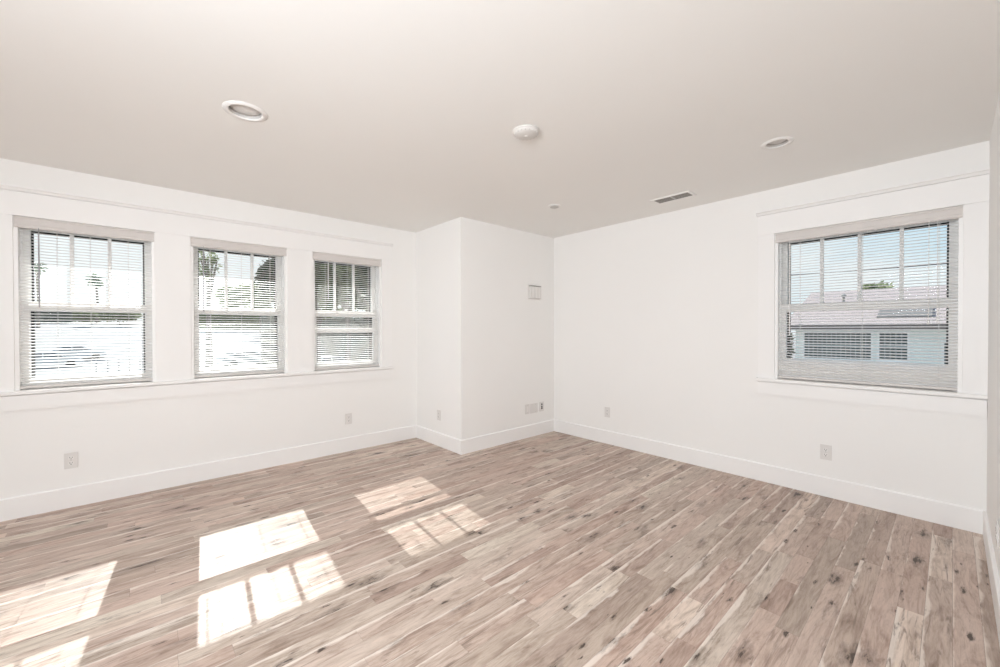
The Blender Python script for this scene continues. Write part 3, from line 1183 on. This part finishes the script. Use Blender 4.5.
# ------------------------------------------------------------------ outside: parked cars
M_PAINT = [mat('car_paint_white', (0.72, 0.72, 0.71), 0.25, 0.5, noise=0.01), mat('car_paint_silver', (0.55, 0.56, 0.57), 0.25, 0.5, noise=0.01)]
M_CGLASS = mat('car_glass', (0.16, 0.165, 0.17), 0.1, 0.6, noise=0.1)
M_TYRE = mat('tyre_rubber', (0.05, 0.05, 0.05), 0.8, 0.2, noise=0.1)


def car(label, base, rz, paint):
    root = empty('parked_car', base, rz)
    tag(root, label, 'car', 'cars parked outside the left windows')
    k = MB()
    prof = [(-2.2, 0.28), (2.2, 0.28), (2.25, 0.60), (2.10, 0.78), (1.15, 0.92), (0.45, 1.42), (-1.05, 1.45), (-1.75, 0.98), (-2.2, 0.92), (-2.28, 0.6)]

    def inset(z):
        return 0.86 if z < 1.0 else 0.68
    a_ = [k.bm.verts.new((x, -inset(z), z)) for x, z in prof]
    b2 = [k.bm.verts.new((x, inset(z), z)) for x, z in prof]
    n = len(prof)
    for i in range(n):
        k.bm.faces.new((a_[i], a_[(i + 1) % n], b2[(i + 1) % n], b2[i]))
    for vs in (a_, b2):
        k.bm.faces.new((vs[0], vs[1], vs[2], vs[3], vs[4], vs[7], vs[8], vs[9]))
        k.bm.faces.new((vs[4], vs[5], vs[6], vs[7]))
    bd = k.build('body', M_PAINT[paint], root)
    # side windows, windscreen and rear window just proud of the cabin
    for s_ in (-1, 1):
        for (xa, xb, xc, xd) in ((-1.42, -0.42, -0.40, -1.0), (-0.32, 0.88, 0.36, -0.32)):
            k = MB()

            def sp(x, z):
                return (x, s_ * (0.86 + (0.68 - 0.86) * (z - 0.95) / 0.48 + 0.012), z)
            q = [sp(xa, 1.0), sp(xb, 1.0), sp(xc, 1.36), sp(xd, 1.36)]
            q2 = [(x, y - s_ * 0.02, z) for x, y, z in q]
            f1 = [k.bm.verts.new(v) for v in q]
            f2 = [k.bm.verts.new(v) for v in q2]
            k.bm.faces.new(f1)
            k.bm.faces.new(f2)
            for i in range(4):
                k.bm.faces.new((f1[i], f1[(i + 1) % 4], f2[(i + 1) % 4], f2[i]))
            k.build('side_window', M_CGLASS, bd)
    for (x0, z0, x1, z1, nm) in ((1.08, 0.985, 0.55, 1.36, 'windscreen'), (-1.66, 1.06, -1.18, 1.38, 'rear_window')):
        k = MB()
        off = 0.015 if x0 > 0 else -0.015
        q = [(x0 + off, -0.74, z0), (x0 + off, 0.74, z0), (x1 + off, 0.62, z1), (x1 + off, -0.62, z1)]
        f1 = [k.bm.verts.new(v) for v in q]
        f2 = [k.bm.verts.new((x - off * 2, y, z - 0.01)) for x, y, z in q]
        k.bm.faces.new(f1)
        k.bm.faces.new(f2)
        for i in range(4):
            k.bm.faces.new((f1[i], f1[(i + 1) % 4], f2[(i + 1) % 4], f2[i]))
        k.build(nm, M_CGLASS, bd)
    for x in (-1.38, 1.38):
        for s_ in (-1, 1):
            k = MB()
            k.tube([(x, s_ * 0.66, 0.32), (x, s_ * 0.88, 0.32)], 0.32, 20)
            k.tube([(x, s_ * 0.87, 0.32), (x, s_ * 0.89, 0.32)], 0.19, 16)
            k.build('wheel', M_TYRE, root)
    return root


car('white car parked outside, seen in the middle of the leftmost window', ground_pt(76, 62), 0.15, 0)
car('white car parked nearer the camera, low at the left of the leftmost window', ground_pt(48, 56), 0.15, 0)
car('silver car parked outside, seen low in the middle left window', ground_pt(246, 46), 0.2, 1)
car('white car parked outside the window nearest the boxed-in corner', ground_pt(330, 31.5), 0.25, 0)

# post-and-rail fence
f0, f1 = ground_pt(96, 45), ground_pt(150, 45)
fn = empty('fence', f0)
tag(fn, 'low grey post-and-rail fence outside, low at the right of the leftmost window', 'fence')
M_FENCE = mat('fence_paint', (0.42, 0.41, 0.40), 0.8, 0.2, noise=0.05)
LF = (f1 - f0).length
zf = z_at(110, 360, 45) - f0.z
for i in range(6):
    k = MB()
    k.box(LF * i / 5 - 0.045, LF * i / 5 + 0.045, -0.045, 0.045, 0, zf, bev=0.01)
    k.build('post', M_FENCE, fn)
for zz in (zf - 0.12, zf - 0.55):
    k = MB()
    k.box(-0.05, LF + 0.05, -0.02, 0.02, zz - 0.045, zz + 0.045)
    k.build('rail', M_HTRIM, fn)

# overhead power line outside the right window
k = MB()
pa, pb = Vector((14, 9, 2.62)), Vector((14, -9, 2.62))
k.tube([pa + (pb - pa) * (i / 20) - Vector((0, 0, 0.35 * (1 - ((i - 10) / 10) ** 2) - 0.55)) for i in range(21)], 0.012, 6)
tag(k.build('power_line', mat('cable_rubber', (0.10, 0.10, 0.11), 0.7, 0.2, noise=0.1)), 'thin dark overhead cable above the neighbouring house roof', 'power line')
